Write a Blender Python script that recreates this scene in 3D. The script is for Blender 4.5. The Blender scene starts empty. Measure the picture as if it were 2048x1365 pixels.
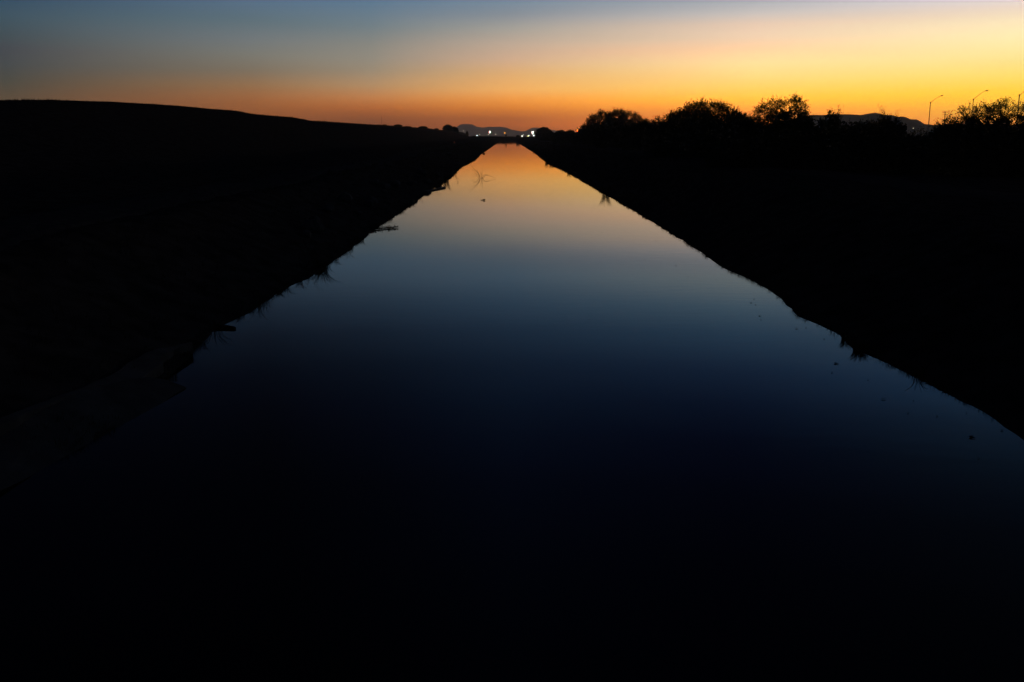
import bpy, math, random
import numpy as np
from mathutils import Vector, Matrix, noise

SC = bpy.context.scene
COL = SC.collection
R = math.radians

# ------------------------------------------------------------------ camera
H = 5.0                                   # camera height over the water
FPX = 1991.0                              # 35 mm lens on a 36 mm sensor, in pixels of the 2048 photograph
PITCH = R(11.70)
YAW = R(0.173)
cam_d = bpy.data.cameras.new('camera')
cam_d.lens = 35.0
cam_d.sensor_width = 36.0
cam_d.clip_start = 0.1
cam_d.clip_end = 60000
cam = bpy.data.objects.new('camera', cam_d)
cam.location = (0, 0, H)
cam.rotation_euler = (math.pi/2 - PITCH, 0, -YAW)
COL.objects.link(cam)
SC.camera = cam
SC.view_settings.view_transform = 'Standard'
SC.view_settings.look = 'None'
SC.view_settings.exposure = 0.0
SC.view_settings.gamma = 1.0
SC.cycles.use_denoising = True
SC.cycles.max_bounces = 8
SC.cycles.volume_bounces = 1
SC.cycles.transparent_max_bounces = 16

# ------------------------------------------------------------------ dusk sky (sun already under the horizon, ahead on the right)
def s2l(c):
    out = []
    for v in c:
        v = v/255.0
        out.append(v/12.92 if v <= 0.04045 else ((v+0.055)/1.055)**2.4)
    return out

SUN_AZ = 35.0          # degrees clockwise from +Y
SKY = [   # (degrees of azimuth away from the sun, [(elevation, linear colour)])
 (9,[(0,[1.654,0.4697,0.0445]),(0.6,[2.099,0.6816,0.019]),(1.2,[2.176,0.9521,0.0071]),(2.1,[1.925,1.057,0.035]),(2.9,[1.508,1.052,0.1935]),(3.7,[1.282,1.02,0.3562]),(4.7,[1.383,1.095,0.5545]),(5.6,[1.181,0.9521,0.6117]),(6.2,[0.9846,0.8026,0.662]),(6.7,[0.9047,0.8044,0.8014]),(8,[0.47,0.52,0.58]),(9.5,[0.28,0.37,0.48]),(11,[0.13,0.24,0.38]),(13,[0.0631,0.1693,0.3528]),(15,[0.0371,0.0979,0.2111]),(17,[0.0206,0.0518,0.114]),(20,[0.0117,0.0268,0.0604]),(24,[0.0088,0.0182,0.0432]),(32,[0.0063,0.0131,0.0311]),(45,[0.0015,0.0035,0.011])]),
 (21.6,[(0,[1.804,0.3138,0.0329]),(0.5,[2.204,0.4802,0.0274]),(1.1,[2.49,0.6888,0.0329]),(1.9,[2.631,1.011,0.0528]),(2.45,[1.721,0.9907,0.159]),(3.1,[1.604,1.008,0.3042]),(3.8,[1.491,1.022,0.4384]),(4.5,[1.425,0.8524,0.4613]),(5.1,[1.112,0.7976,0.5339]),(5.8,[0.9895,0.73,0.5441]),(6.4,[0.6961,0.6415,0.6089]),(7,[0.4781,0.4995,0.5345]),(8,[0.41,0.5,0.53]),(9.5,[0.19,0.34,0.48]),(11,[0.0889,0.2106,0.3792]),(13,[0.0377,0.0979,0.2343]),(15,[0.0192,0.0508,0.1528]),(17,[0.01,0.0259,0.0926]),(20,[0.0059,0.0141,0.0587]),(24,[0.005,0.011,0.0472]),(32,[0.0036,0.0079,0.034]),(45,[0.0015,0.0035,0.011])]),
 (35,[(0,[0.5674,0.1337,0.0095]),(0.35,[0.665,0.1482,0.0095]),(0.6,[0.8644,0.1795,0.0095]),(0.85,[0.7869,0.1768,0.0092]),(1.4,[1.4,0.381,0.0125]),(1.93,[1.481,0.5131,0.0641]),(2.47,[1.335,0.6288,0.1629]),(3.3,[1.008,0.5557,0.2137]),(4.1,[0.8119,0.5236,0.3362]),(4.9,[0.6569,0.4991,0.376]),(5.7,[0.4498,0.4252,0.3768]),(6.45,[0.2801,0.3188,0.3604]),(7.22,[0.1961,0.2863,0.3751]),(8,[0.1672,0.2818,0.3994]),(9.5,[0.0941,0.1928,0.3216]),(11,[0.0543,0.124,0.2386]),(13,[0.0299,0.0732,0.1648]),(15,[0.021,0.0525,0.1335]),(17,[0.015,0.0373,0.1037]),(20,[0.0108,0.026,0.0789]),(24,[0.0097,0.022,0.0702]),(32,[0.007,0.0158,0.0505]),(45,[0.0015,0.0035,0.011])]),
 (42.6,[(0,[0.3104,0.07835,0.0134]),(0.8,[0.4023,0.1027,0.01464]),(1.45,[0.8457,0.2234,0.02553]),(1.98,[0.8536,0.319,0.08657]),(2.65,[0.641,0.3695,0.1711]),(3.5,[0.4178,0.3324,0.2285]),(4.1,[0.3559,0.3221,0.2578]),(4.8,[0.3101,0.3051,0.2681]),(5.8,[0.1915,0.2528,0.2817]),(7,[0.1233,0.2146,0.3108]),(8,[0.1132,0.1976,0.2947]),(9.5,[0.0618,0.1217,0.2079]),(11,[0.0343,0.0717,0.1393]),(13,[0.0176,0.038,0.0856]),(15,[0.0118,0.0255,0.065]),(17,[0.0086,0.0183,0.051]),(20,[0.0065,0.0134,0.041]),(24,[0.0063,0.0129,0.0413]),(32,[0.0046,0.0093,0.0297]),(45,[0.0015,0.0035,0.011])]),
 (49,[(0,[0.4751,0.1157,0.0176]),(0.6,[0.4982,0.1318,0.0191]),(1.2,[0.5635,0.1642,0.023]),(1.85,[0.549,0.1892,0.0477]),(2.6,[0.4193,0.22,0.0931]),(3.4,[0.2655,0.213,0.147]),(4.2,[0.2405,0.2353,0.1989]),(5,[0.1995,0.2279,0.2365]),(6,[0.1237,0.1882,0.2238]),(7,[0.1048,0.1761,0.2641]),(8,[0.0766,0.1386,0.2174]),(9.5,[0.0406,0.0768,0.1344]),(11,[0.0216,0.0414,0.0813]),(13,[0.0104,0.0197,0.0445]),(15,[0.0067,0.0124,0.0316]),(17,[0.0049,0.009,0.0251]),(20,[0.0039,0.0069,0.0213]),(24,[0.0041,0.0076,0.0243]),(32,[0.003,0.0054,0.0175]),(45,[0.0015,0.0035,0.011])]),
 (61,[(0,[0.2454,0.1008,0.0378]),(0.8,[0.2091,0.1064,0.0473]),(1.8,[0.1645,0.1125,0.06]),(2.6,[0.099,0.0938,0.0691]),(3.4,[0.0752,0.0867,0.0873]),(4.2,[0.0706,0.0795,0.0915]),(4.7,[0.0646,0.0904,0.1027]),(5.6,[0.058,0.1026,0.1333]),(6.6,[0.0392,0.0861,0.1397]),(8,[0.0353,0.082,0.1385]),(9.5,[0.0232,0.0534,0.0995]),(11,[0.0142,0.0315,0.0658]),(13,[0.0077,0.016,0.0386]),(15,[0.0053,0.0105,0.0284]),(17,[0.0042,0.0077,0.023]),(20,[0.0034,0.006,0.0198]),(24,[0.0038,0.0067,0.023]),(32,[0.0027,0.0048,0.0166]),(45,[0.0015,0.0035,0.011])]),
 (110,[(0,[0.012,0.012,0.016]),(5,[0.009,0.012,0.02]),(10,[0.006,0.01,0.02]),(20,[0.003,0.006,0.015]),(45,[0.0015,0.0035,0.011])]),
]
world = bpy.data.worlds.new('World')
SC.world = world
world.use_nodes = True
nt = world.node_tree
nt.nodes.clear()
def N(t, typ, **kw):
    n = t.nodes.new(typ)
    for k, v in kw.items(): setattr(n, k, v)
    return n
def math_node(t, op, a, b=None, clamp=False):
    n = N(t, 'ShaderNodeMath', operation=op, use_clamp=clamp)
    for i, v in enumerate((a, b)):
        if v is None: continue
        if isinstance(v, (int, float)): n.inputs[i].default_value = v
        else: t.links.new(v, n.inputs[i])
    return n.outputs[0]
tc = N(nt, 'ShaderNodeTexCoord')
sep = N(nt, 'ShaderNodeSeparateXYZ')
nt.links.new(tc.outputs['Generated'], sep.inputs[0])
elev = math_node(nt, 'MULTIPLY', math_node(nt, 'ARCSINE', sep.outputs[2]), 180/math.pi)
elev_n = math_node(nt, 'DIVIDE', elev, 45.0, clamp=True)
az = math_node(nt, 'MULTIPLY', math_node(nt, 'ARCTAN2', sep.outputs[0], sep.outputs[1]), 180/math.pi)
dd = math_node(nt, 'SUBTRACT', az, SUN_AZ)
dcos = math_node(nt, 'COSINE', math_node(nt, 'MULTIPLY', dd, math.pi/180))
dist = math_node(nt, 'MULTIPLY', math_node(nt, 'ARCCOSINE', dcos), 180/math.pi)
prev = None
pd = None
for d, table in SKY:
    cr = N(nt, 'ShaderNodeValToRGB')
    el = cr.color_ramp.elements
    cr.color_ramp.interpolation = 'LINEAR'
    el.remove(el[-1])
    for i, (e, c) in enumerate(table):
        c = s2l(c) if isinstance(c, tuple) else c
        it = el[0] if i == 0 else el.new(min(e/45.0, 1.0))
        it.position = min(e/45.0, 1.0)
        it.color = (*c, 1)
    nt.links.new(elev_n, cr.inputs[0])
    if prev is None:
        prev = cr.outputs[0]
    else:
        mr = N(nt, 'ShaderNodeMapRange', clamp=True)
        mr.inputs[1].default_value = pd; mr.inputs[2].default_value = d
        nt.links.new(dist, mr.inputs[0])
        mx = N(nt, 'ShaderNodeMix', data_type='RGBA')
        nt.links.new(mr.outputs[0], mx.inputs[0])
        nt.links.new(prev, mx.inputs[6]); nt.links.new(cr.outputs[0], mx.inputs[7])
        prev = mx.outputs[2]
    pd = d
bg = N(nt, 'ShaderNodeBackground')
bg.inputs[1].default_value = 1.0
# very faint uneven layers in the air
wmp = N(nt, 'ShaderNodeMapping'); wmp.inputs['Scale'].default_value = (2.2, 2.2, 40)
nt.links.new(tc.outputs['Generated'], wmp.inputs['Vector'])
wn = N(nt, 'ShaderNodeTexNoise'); wn.inputs['Scale'].default_value = 1.0; wn.inputs['Detail'].default_value = 4
nt.links.new(wmp.outputs[0], wn.inputs['Vector'])
wr = N(nt, 'ShaderNodeMapRange'); wr.inputs[1].default_value = .3; wr.inputs[2].default_value = .7; wr.inputs[3].default_value = .965; wr.inputs[4].default_value = 1.035
nt.links.new(wn.outputs[0], wr.inputs[0])
vm = N(nt, 'ShaderNodeVectorMath', operation='SCALE')
nt.links.new(prev, vm.inputs[0]); nt.links.new(wr.outputs[0], vm.inputs['Scale'])
nt.links.new(vm.outputs[0], bg.inputs[0])
wo = N(nt, 'ShaderNodeOutputWorld')
nt.links.new(bg.outputs[0], wo.inputs[0])

# ------------------------------------------------------------------ helpers
CP, SP, CY, SY = math.cos(PITCH), math.sin(PITCH), math.cos(YAW), math.sin(YAW)
def ray(px, py):
    x = (px-1024.0)/FPX; y = -(py-682.5)/FPX
    fwd = CP + y*SP
    up = y*CP - SP
    return (x*CY + fwd*SY, fwd*CY - x*SY, up)
def at_z(px, py, z=0.0):
    a, b, c = ray(px, py); t = (z-H)/c
    return a*t, b*t
def at_x(px, py, X):
    a, b, c = ray(px, py); t = X/a
    return b*t, H+c*t
def at_y(px, py, Y):
    a, b, c = ray(px, py); t = Y/b
    return a*t, H+c*t
def px_m(Y):                                       # metres per photo pixel at depth Y
    return Y/(FPX*CP)

def mat(name, color, rough=0.9, noise_scale=None, color2=None, bump=0.0, ior=1.4, emit=None, es=1.0, detail=4, spec=.06):
    m = bpy.data.materials.new(name); m.use_nodes = True
    t = m.node_tree; b = t.nodes['Principled BSDF']
    b.inputs['Base Color'].default_value = (*color, 1)
    b.inputs['Roughness'].default_value = rough
    b.inputs['IOR'].default_value = ior
    b.inputs['Specular IOR Level'].default_value = spec
    if emit:
        b.inputs['Emission Color'].default_value = (*emit, 1)
        b.inputs['Emission Strength'].default_value = es
    if noise_scale:
        co = N(t, 'ShaderNodeTexCoord')
        nz = N(t, 'ShaderNodeTexNoise'); nz.inputs['Scale'].default_value = noise_scale; nz.inputs['Detail'].default_value = detail
        t.links.new(co.outputs['Object'], nz.inputs['Vector'])
        cr = N(t, 'ShaderNodeValToRGB')
        cr.color_ramp.elements[0].position = 0.35; cr.color_ramp.elements[1].position = 0.65
        cr.color_ramp.elements[0].color = (*color, 1); cr.color_ramp.elements[1].color = (*(color2 or color), 1)
        t.links.new(nz.outputs[0], cr.inputs[0]); t.links.new(cr.outputs[0], b.inputs['Base Color'])
        if bump:
            bp = N(t, 'ShaderNodeBump'); bp.inputs['Strength'].default_value = bump; bp.inputs['Distance'].default_value = 0.1
            t.links.new(nz.outputs[0], bp.inputs['Height']); t.links.new(bp.outputs[0], b.inputs['Normal'])
    return m

M = dict(
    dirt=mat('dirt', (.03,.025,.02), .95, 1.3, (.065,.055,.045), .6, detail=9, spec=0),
    road=mat('road_dust', (.05,.044,.037), .95, 3.0, (.08,.07,.06), .3, detail=8, spec=0),
    rockface=mat('mountain_rock', (.05,.038,.03), .95, .004, (.09,.07,.055), detail=8),
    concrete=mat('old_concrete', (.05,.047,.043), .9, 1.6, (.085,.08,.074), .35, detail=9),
    bark=mat('bark', (.03,.022,.016), .9, 12, (.055,.042,.03), .4),
    leaf=mat('leaf', (.030,.042,.016), .8, .8, (.05,.06,.026), spec=0),
    scrub=mat('scrub_leaf', (.032,.036,.018), .85, .7, (.05,.05,.026), spec=0),
    grass=mat('dry_grass', (.07,.058,.03), .85, 3.0, (.10,.082,.045), spec=0),
    wood=mat('wet_wood', (.03,.022,.016), .6, 9, (.05,.038,.028), .4),
    stone=mat('stone', (.05,.045,.04), .8, 6, (.09,.082,.072), .4),
    galv=mat('galvanised_metal', (.32,.32,.32), .5, 8, (.40,.40,.40)),
    lamp_grey=mat('lamp_housing', (.12,.12,.12), .5, 20, (.16,.16,.16)),
    pole_wood=mat('pole_wood', (.06,.045,.032), .9, 5, (.09,.07,.05), .3),
    post=mat('dark_post', (.05,.05,.05), .7, 9, (.07,.07,.07)),
)
def emitter(name, c, s): return mat(name, (.02,.02,.02), .5, emit=c, es=s)
E = dict(
    white=emitter('lamp_white', (1.0,.97,.86), 3.8),
    cool=emitter('lamp_cool', (.85,.97,1.0), 3.2),
    yellow=emitter('lamp_yellow', (1.0,.92,.30), 4.0),
    cream=emitter('lamp_cream', (1.0,.90,.62), 2.2),
    orange=emitter('lamp_orange', (1.0,.36,.02), 3.2),
    red=emitter('lamp_and_fringe_red', (1.0,.08,.03), 3.6),
    green=emitter('fringe_green', (.10,1.0,.35), 3.2),
    dimred=emitter('reflector_glow_red', (1.0,.22,.12), .2),  # glow given to the reflector on the marker post
)

class MB:
    def __init__(s): s.v = []; s.f = []
    def add(s, vs, fs):
        o = len(s.v); s.v.extend(vs); s.f.extend([tuple(i+o for i in f) for f in fs])
    def tube(s, pts, rads, n=5, cap=True):
        vs = []; fs = []
        pts = [Vector(p) for p in pts]
        ref = Vector((0.31, 0.17, 0.93))
        for i, p in enumerate(pts):
            d = (pts[min(i+1, len(pts)-1)] - pts[max(i-1, 0)])
            if d.length < 1e-9: d = Vector((0, 0, 1))
            d.normalize()
            a = d.cross(ref)
            if a.length < .05: a = d.cross(Vector((1, 0, 0)))
            a.normalize(); b = d.cross(a)
            for k in range(n):
                th = 2*math.pi*k/n
                q = p + (a*math.cos(th) + b*math.sin(th))*rads[i]
                vs.append(tuple(q))
        for i in range(len(pts)-1):
            for k in range(n):
                k2 = (k+1) % n
                fs.append((i*n+k, i*n+k2, (i+1)*n+k2, (i+1)*n+k))
        if cap and n > 2:
            fs.append(tuple(range(n))[::-1]); fs.append(tuple((len(pts)-1)*n+k for k in range(n)))
        s.add(vs, fs)
    def box(s, c, d, rot=None):
        vs = []
        for x in (-.5, .5):
            for y in (-.5, .5):
                for z in (-.5, .5):
                    q = Vector((x*d[0], y*d[1], z*d[2]))
                    if rot: q = rot @ q
                    vs.append(tuple(q + Vector(c)))
        s.add(vs, [(0,1,3,2),(4,6,7,5),(0,4,5,1),(2,3,7,6),(0,2,6,4),(1,5,7,3)])
    def leaf(s, p, d, up, l, w):
        d = Vector(d); side = d.cross(Vector(up))
        if side.length < 1e-4: side = Vector((1, 0, 0))
        side.normalize(); p = Vector(p)
        s.add([tuple(p), tuple(p+d*l*.5+side*w), tuple(p+d*l), tuple(p+d*l*.5-side*w)], [(0,1,2,3)])
    def ball(s, c, r, n=8, m=5, sq=(1,1,1)):
        vs = [(c[0], c[1], c[2]-r*sq[2])]; fs = []
        for i in range(1, m):
            ph = -math.pi/2 + math.pi*i/m
            for k in range(n):
                th = 2*math.pi*k/n
                vs.append((c[0]+r*sq[0]*math.cos(ph)*math.cos(th), c[1]+r*sq[1]*math.cos(ph)*math.sin(th), c[2]+r*sq[2]*math.sin(ph)))
        vs.append((c[0], c[1], c[2]+r*sq[2]))
        for k in range(n): fs.append((0, 1+(k+1) % n, 1+k))
        for i in range(m-2):
            for k in range(n):
                a = 1+i*n+k; b = 1+i*n+(k+1) % n
                fs.append((a, b, b+n, a+n))
        t = len(vs)-1
        for k in range(n): fs.append((1+(m-2)*n+k, 1+(m-2)*n+(k+1) % n, t))
        s.add(vs, fs)
    def mesh(s, name, m, smooth=False):
        me = bpy.data.meshes.new(name)
        me.from_pydata(s.v, [], s.f); me.update()
        if m: me.materials.append(m)
        if smooth: me.polygons.foreach_set('use_smooth', [True]*len(me.polygons))
        return me
    def build(s, name, m, parent=None, smooth=False, loc=None):
        return link(name, s.mesh(name, m, smooth), parent, loc)

def link(name, me, parent=None, loc=None):
    o = bpy.data.objects.new(name, me); COL.objects.link(o)
    if parent: o.parent = parent
    if loc: o.location = loc
    return o
def tag(o, label, cat, group=None, kind=None):
    if label: o['label'] = label
    if cat: o['category'] = cat
    if group: o['group'] = group
    if kind: o['kind'] = kind
    return o
def thing(name, label, cat, loc, rz=0, group=None):
    o = bpy.data.objects.new(name, None); COL.objects.link(o)
    o.location = loc; o.rotation_euler = (0, 0, rz); o.empty_display_size = .2
    return tag(o, label, cat, group)

# ------------------------------------------------------------------ terrain
L_EDGE = [(1002.6,281.8),(989,291),(961,310),(950,321),(920,337),(909,350),(895,362),(857,383),(840,398),(824,411),(805,422),(773,445),(747,458),(720,484),
          (727,480),(694,505),(655,532),(617,557),(573,576),(552,591),(546,598),(527,607),(502,625),(461,644),(425,663),(385,706),(341,748),(308,806),(249,844),(176,891),(59,932),(0,950)]
R_EDGE = [(1030.4,281.8),(1043,291),(1067,305),(1084,318),(1097,329),(1116,336),(1138,348),(1185,374),(1204,387),(1226,398),(1280,430),(1340,466),(1400,504),(1445,535),(1506,562),
          (1551,588),(1580,615),(1593,631),(1603,638),(1642,651),(1666,659),(1684,677),(1706,699),(1738,702),(1775,727),(1816,749),(1851,764),(1906,791),(1916,799),(1948,815),(1996,844),(2048,880)]
def edge_table(pts):
    t = sorted((at_z(a, b)[::-1] for a, b in pts))
    return np.array([p[0] for p in t]), np.array([p[1] for p in t])
LY, LX = edge_table(L_EDGE)
RY, RX = edge_table(R_EDGE)
Y_END = float(max(LY.max(), RY.max()))
def nz(x, y, s, seed=0): return noise.noise(Vector((x*s, y*s, seed*7.3)))
def xl(y): return float(np.interp(y, LY, LX)) + .10*nz(0, y, .9, 1)*min(1, max(.3, y/40)) + .07*nz(0, y, 3.1, 2) + .04*nz(0, y, 7.7, 12)
def xr(y): return float(np.interp(y, RY, RX)) + .10*nz(9, y, .9, 3)*min(1, max(.3, y/40)) + .07*nz(9, y, 3.1, 4) + .04*nz(9, y, 7.7, 13)
CREST_X = -60.0
SKYLINE = [(-200,204),(0,201),(105,200),(231,204),(357,211.5),(420,218),(466,221),(517,229.5),(584,234.6),(622,242),(689,246),(764,251),(860,258),(900,262),(940,266.5)]
cr_t = sorted(at_x(a, b, CREST_X) for a, b in SKYLINE)
CRY = np.array([c[0] for c in cr_t]); CRZ = np.array([c[1] for c in cr_t])
def sstep(a, b, x):
    t = min(1, max(0, (x-a)/(b-a))); return t*t*(3-2*t)
def base_drop(y): return -6.0*sstep(930, 1250, y)
def crest(y):
    return float(np.interp(y, CRY, CRZ)) if y < 1350 else float(CRZ[-1])*(1-sstep(1350, 1600, y))
def ground(x, y):
    a = xl(y) if y < Y_END+40 else -2.0; b = xr(y) if y < Y_END+40 else 2.0
    rough = .12*nz(x, y, .5, 5) + .06*nz(x, y, 1.7, 6) + .25*nz(x, y, .06, 8)
    if x <= a:
        d = a-x
        z = min(d*.40, 2.1+.01*(d-5)) if d < 40 else 2.4
        z += rough*sstep(.4, 3, d)
        z += .18*math.exp(-((x+21.5)/1.6)**2)                  # little berm at the road edge
        foot = -33+3*nz(0, y, .02, 9)
        c = crest(y)
        if x < foot:
            s = (foot-x)/(foot-CREST_X)
            if s < 1: z += (c-2.4-z*0)*(s*.85+.15*s*s*(3-2*s)-0) * 1.0
            else: z += (c-2.4) - .03*(CREST_X-x)
            if s >= 1 and x < -95: z -= (c-2.4)*sstep(-95, -160, x) if False else (c-2.4)*min(1, (-95-x)/60)*.9
            if .9 < s < 1.15: z -= rough*.85
    elif x >= b:
        d = x-b
        z = min(d*.40, 2.2+.008*(d-5)) if d < 40 else 2.45
        z += rough*sstep(.4, 3, d)
    else:
        d = min(x-a, b-x)
        z = -min(d*.45, 1.4)
    z_emb = min((y-Y_END)*.33, 3.0 + .25*nz(x, y, .08, 11))
    if y > Y_END-.01 and abs(x) < 40:
        w = 1-sstep(22, 40, abs(x))
        z = max(z, z_emb*w) if a <= x <= b or True else z
        if a < x < b: z = z_emb
    if y > 900: z += base_drop(y)*(1 if x > -30 else .7 if x > -60 else 0.0)
    return z

offs = [0,.15,.35,.6,.9,1.3,1.8,2.4,3.1,3.9,4.6,5.2,5.8,6.6,7.6,8.8,10,11.5,13,14.5,16,18,20,22,24,26,28,31,34,37,40,43,46,48,50,51,52,53,55,58,62,68,76,86,100,120,150,200,300,450,700,1100,1700,2600,4000,6500,9500,13000]
inner = [0.0,.08,.2,.35,.5,.65,.8,.92,1.0]
rows = []
y = -90.0
while y < 13500:
    rows.append(y)
    y += max(.45, abs(y)*.022) if y > -8 else max(.9, abs(y)*.08)
rows += [Y_END, Y_END+.01, Y_END+1.5]
rows = sorted(r for r in rows)
tv = []; nc = len(offs)*2 + len(inner)-2
for yy in rows:
    a = xl(yy) if yy < Y_END+40 else -2.0; b = xr(yy) if yy < Y_END+40 else 2.0
    line = []
    for o in reversed(offs):
        w = 1-sstep(8, 30, o)
        line.append((a if w > 0 else 0)*w + (-8.2)*(1-w) - o)
    for i in inner[1:-1]: line.append(a+(b-a)*i)
    for o in offs:
        w = 1-sstep(8, 30, o)
        line.append(b*w + 8.6*(1-w) + o)
    for x in line: tv.append((x, yy, ground(x, yy)))
tf = []
for i in range(len(rows)-1):
    for j in range(nc-1):
        k = i*nc+j
        tf.append((k, k+1, k+nc+1, k+nc))
tb = MB(); tb.add(tv, tf)
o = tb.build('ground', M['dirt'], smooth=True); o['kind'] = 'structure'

# dirt roads on the two banks: sheets over the ground
def road(name, x0, x1, y0, y1, wob, label):
    mb = MB(); ys = []; y = y0
    while y < y1: ys.append(y); y += max(1.0, y*.02)
    n = 9; vs = []
    for yy in ys:
        cx = wob*nz(3, yy, .012, 21)
        for k in range(n):
            x = x0 + (x1-x0)*k/(n-1) + cx + (.35*nz(k, yy, .3, 22) if k in (0, n-1) else 0)
            rut = -.05*(math.exp(-((k-2)/.7)**2)+math.exp(-((k-6)/.7)**2))
            z = max(ground(x, yy), ground(x-.5, yy), ground(x+.5, yy))
            vs.append((x, yy, z+.07+rut-(.16 if k in (0, n-1) else 0)))
    fs = [(i*n+k, i*n+k+1, (i+1)*n+k+1, (i+1)*n+k) for i in range(len(ys)-1) for k in range(n-1)]
    mb.add(vs, fs); o = mb.build(name, M['road'], smooth=True); o['kind'] = 'structure'
    return o
road('dirt_road', -18.5, -14.5, 8, 420, 3.0, '')
road('dirt_road', 19.5, 23.5, 8, 360, 2.0, '')

# ------------------------------------------------------------------ water
wm = bpy.data.materials.new('canal_water'); wm.use_nodes = True
t = wm.node_tree; b = t.nodes['Principled BSDF']
b.inputs['Base Color'].default_value = (.0006,.001,.0016,1)
b.inputs['Roughness'].default_value = .02
b.inputs['IOR'].default_value = 1.12
co = N(t, 'ShaderNodeTexCoord'); mp = N(t, 'ShaderNodeMapping'); mp.inputs['Scale'].default_value = (.55, 1.6, 1)
t.links.new(co.outputs['Object'], mp.inputs['Vector'])
n1 = N(t, 'ShaderNodeTexNoise'); n1.inputs['Scale'].default_value = 1.6; n1.inputs['Detail'].default_value = 3
t.links.new(mp.outputs[0], n1.inputs['Vector'])
bp = N(t, 'ShaderNodeBump'); bp.inputs['Strength'].default_value = .11; bp.inputs['Distance'].default_value = .012
t.links.new(n1.outputs[0], bp.inputs['Height']); t.links.new(bp.outputs[0], b.inputs['Normal'])
wb = MB()
wb.add([(-22,-89,0),(22,-89,0),(22,Y_END+2,0),(-22,Y_END+2,0)], [(0,1,2,3)])
o = wb.build('water', wm); o['kind'] = 'structure'

# ------------------------------------------------------------------ mountains far behind the city
def mountain(name, prof, D, depth, base_py=276):
    xs = [at_y(a, b, D)[0] for a, b in prof]; zs = [at_y(a, b, D)[1] for a, b in prof]
    x0, x1 = xs[0], xs[-1]
    zb = -8.0
    nx, ny = 520, 23
    vs = []
    for j in range(ny):
        v = -1+2*j/(ny-1)
        for i in range(nx):
            x = x0+(x1-x0)*i/(nx-1)
            h = float(np.interp(x, xs, zs))-zb
            h += .035*h*nz(x, v*300, .012, 31)
            fall = max(0, 1-abs(v)**.85)
            spur = 1+.14*nz(x, D+v*depth, .008, 33)*min(1, 3*abs(v))
            vs.append((x, D+v*depth, zb + h*fall*(spur if abs(v) > .02 else 1)))
    fs = [(j*nx+i, j*nx+i+1, (j+1)*nx+i+1, (j+1)*nx+i) for j in range(ny-1) for i in range(nx-1)]
    mb = MB(); mb.add(vs, fs)
    o = mb.build(name, M['rockface'], smooth=True); o['kind'] = 'structure'
    return o
mountain('mountain', [(800,280),(840,274),(880,264),(900,260),(913,254.6),(921,249.4),(930,248.6),(945,248.7),(953,254),(966,256),(977,254),(1000,253.4),(1013,256),(1022,259.5),(1043,263.5),(1048,263),(1053,261.6),(1064,256),(1080,256),(1090,257.5),(1101,259.5),(1114,261.6),(1134,263.5),(1180,266),(1300,268),(1400,280)], 12000, 700)
mountain('mountain', [(1400,280),(1500,256),(1580,240),(1622,230.5),(1644,231),(1660,229),(1698,229.3),(1722,231.3),(1736,228.5),(1751,226.3),(1766,229.6),(1788,231.2),(1795,234),(1806,233.2),(1813,235),(1821,239),(1834,239.2),(1841,243),(1849,248),(1860,248.8),(1867,250.3),(1884,248.8),(1930,247),(2000,250),(2100,254),(2300,280)], 2300, 180)

# ------------------------------------------------------------------ trees and scrub
def gen_plant(seed, stems=4, levels=4, lean=(15, 45), leafy=4, leaf_l=.09, leaf_w=.022, kids=(2, 4), wob=.25, ball=1.0, trunk_r=.12, up=.25):
    rnd = random.Random(seed)
    trunk = MB(); crown = MB()
    def rvec():
        while True:
            v = Vector((rnd.uniform(-1,1), rnd.uniform(-1,1), rnd.uniform(-1,1)))
            if .05 < v.length < 1: return v.normalized()
    def branch(p, d, ln, r, lv):
        n = 5; pts = [p.copy()]; q = p.copy(); dd = d.copy()
        for i in range(n):
            dd = (dd + rvec()*wob + Vector((0,0,up*.25))).normalized()
            q = q + dd*ln/n; pts.append(q.copy())
        rr = [max(.004, r*(1-.62*i/n)) for i in range(n+1)]
        (trunk if lv >= levels-1 else crown).tube(pts, rr, 6 if lv >= levels-1 else 3, cap=False)
        if lv > 0:
            k = rnd.randint(*kids)
            for c in range(k):
                f = rnd.uniform(.35, 1.0) if c else 1.0
                i = min(n, max(1, int(f*n)))
                nd = (dd + rvec()*.85 + Vector((0,0,up))).normalized()
                branch(pts[i], nd, ln*rnd.uniform(.55, .82), rr[i]*.7, lv-1)
        if lv <= 1:
            for i in range(1, n+1):
                for _ in range(leafy):
                    v = rvec()
                    pp = pts[i] + v*rnd.uniform(0, .10*ball)
                    crown.leaf(pp, (v+dd*.6+Vector((0,0,-.15))).normalized(), rvec(), leaf_l*rnd.uniform(.6, 1.5), leaf_w*rnd.uniform(.7, 1.5))
    for s in range(stems):
        a = 2*math.pi*(s+rnd.uniform(-.3,.3))/stems; l = R(rnd.uniform(*lean))
        d = Vector((math.cos(a)*math.sin(l), math.sin(a)*math.sin(l), math.cos(l)))
        branch(Vector((math.cos(a)*.12, math.sin(a)*.12, -.25)), d, 1.0*rnd.uniform(.85,1.15), trunk_r, levels)
    # to unit size: height 1, half-width .5
    P = np.array(crown.v)
    hz = np.percentile(P[:,2], 99.6)
    lo, hi = np.percentile(P[:,0], [.8, 99.2]); wx = hi-lo; cx = (hi+lo)/2
    lo, hi = np.percentile(P[:,1], [.8, 99.2]); wy = hi-lo; cy = (hi+lo)/2
    return trunk, crown, (cx, cy, wx, wy, hz)
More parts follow.
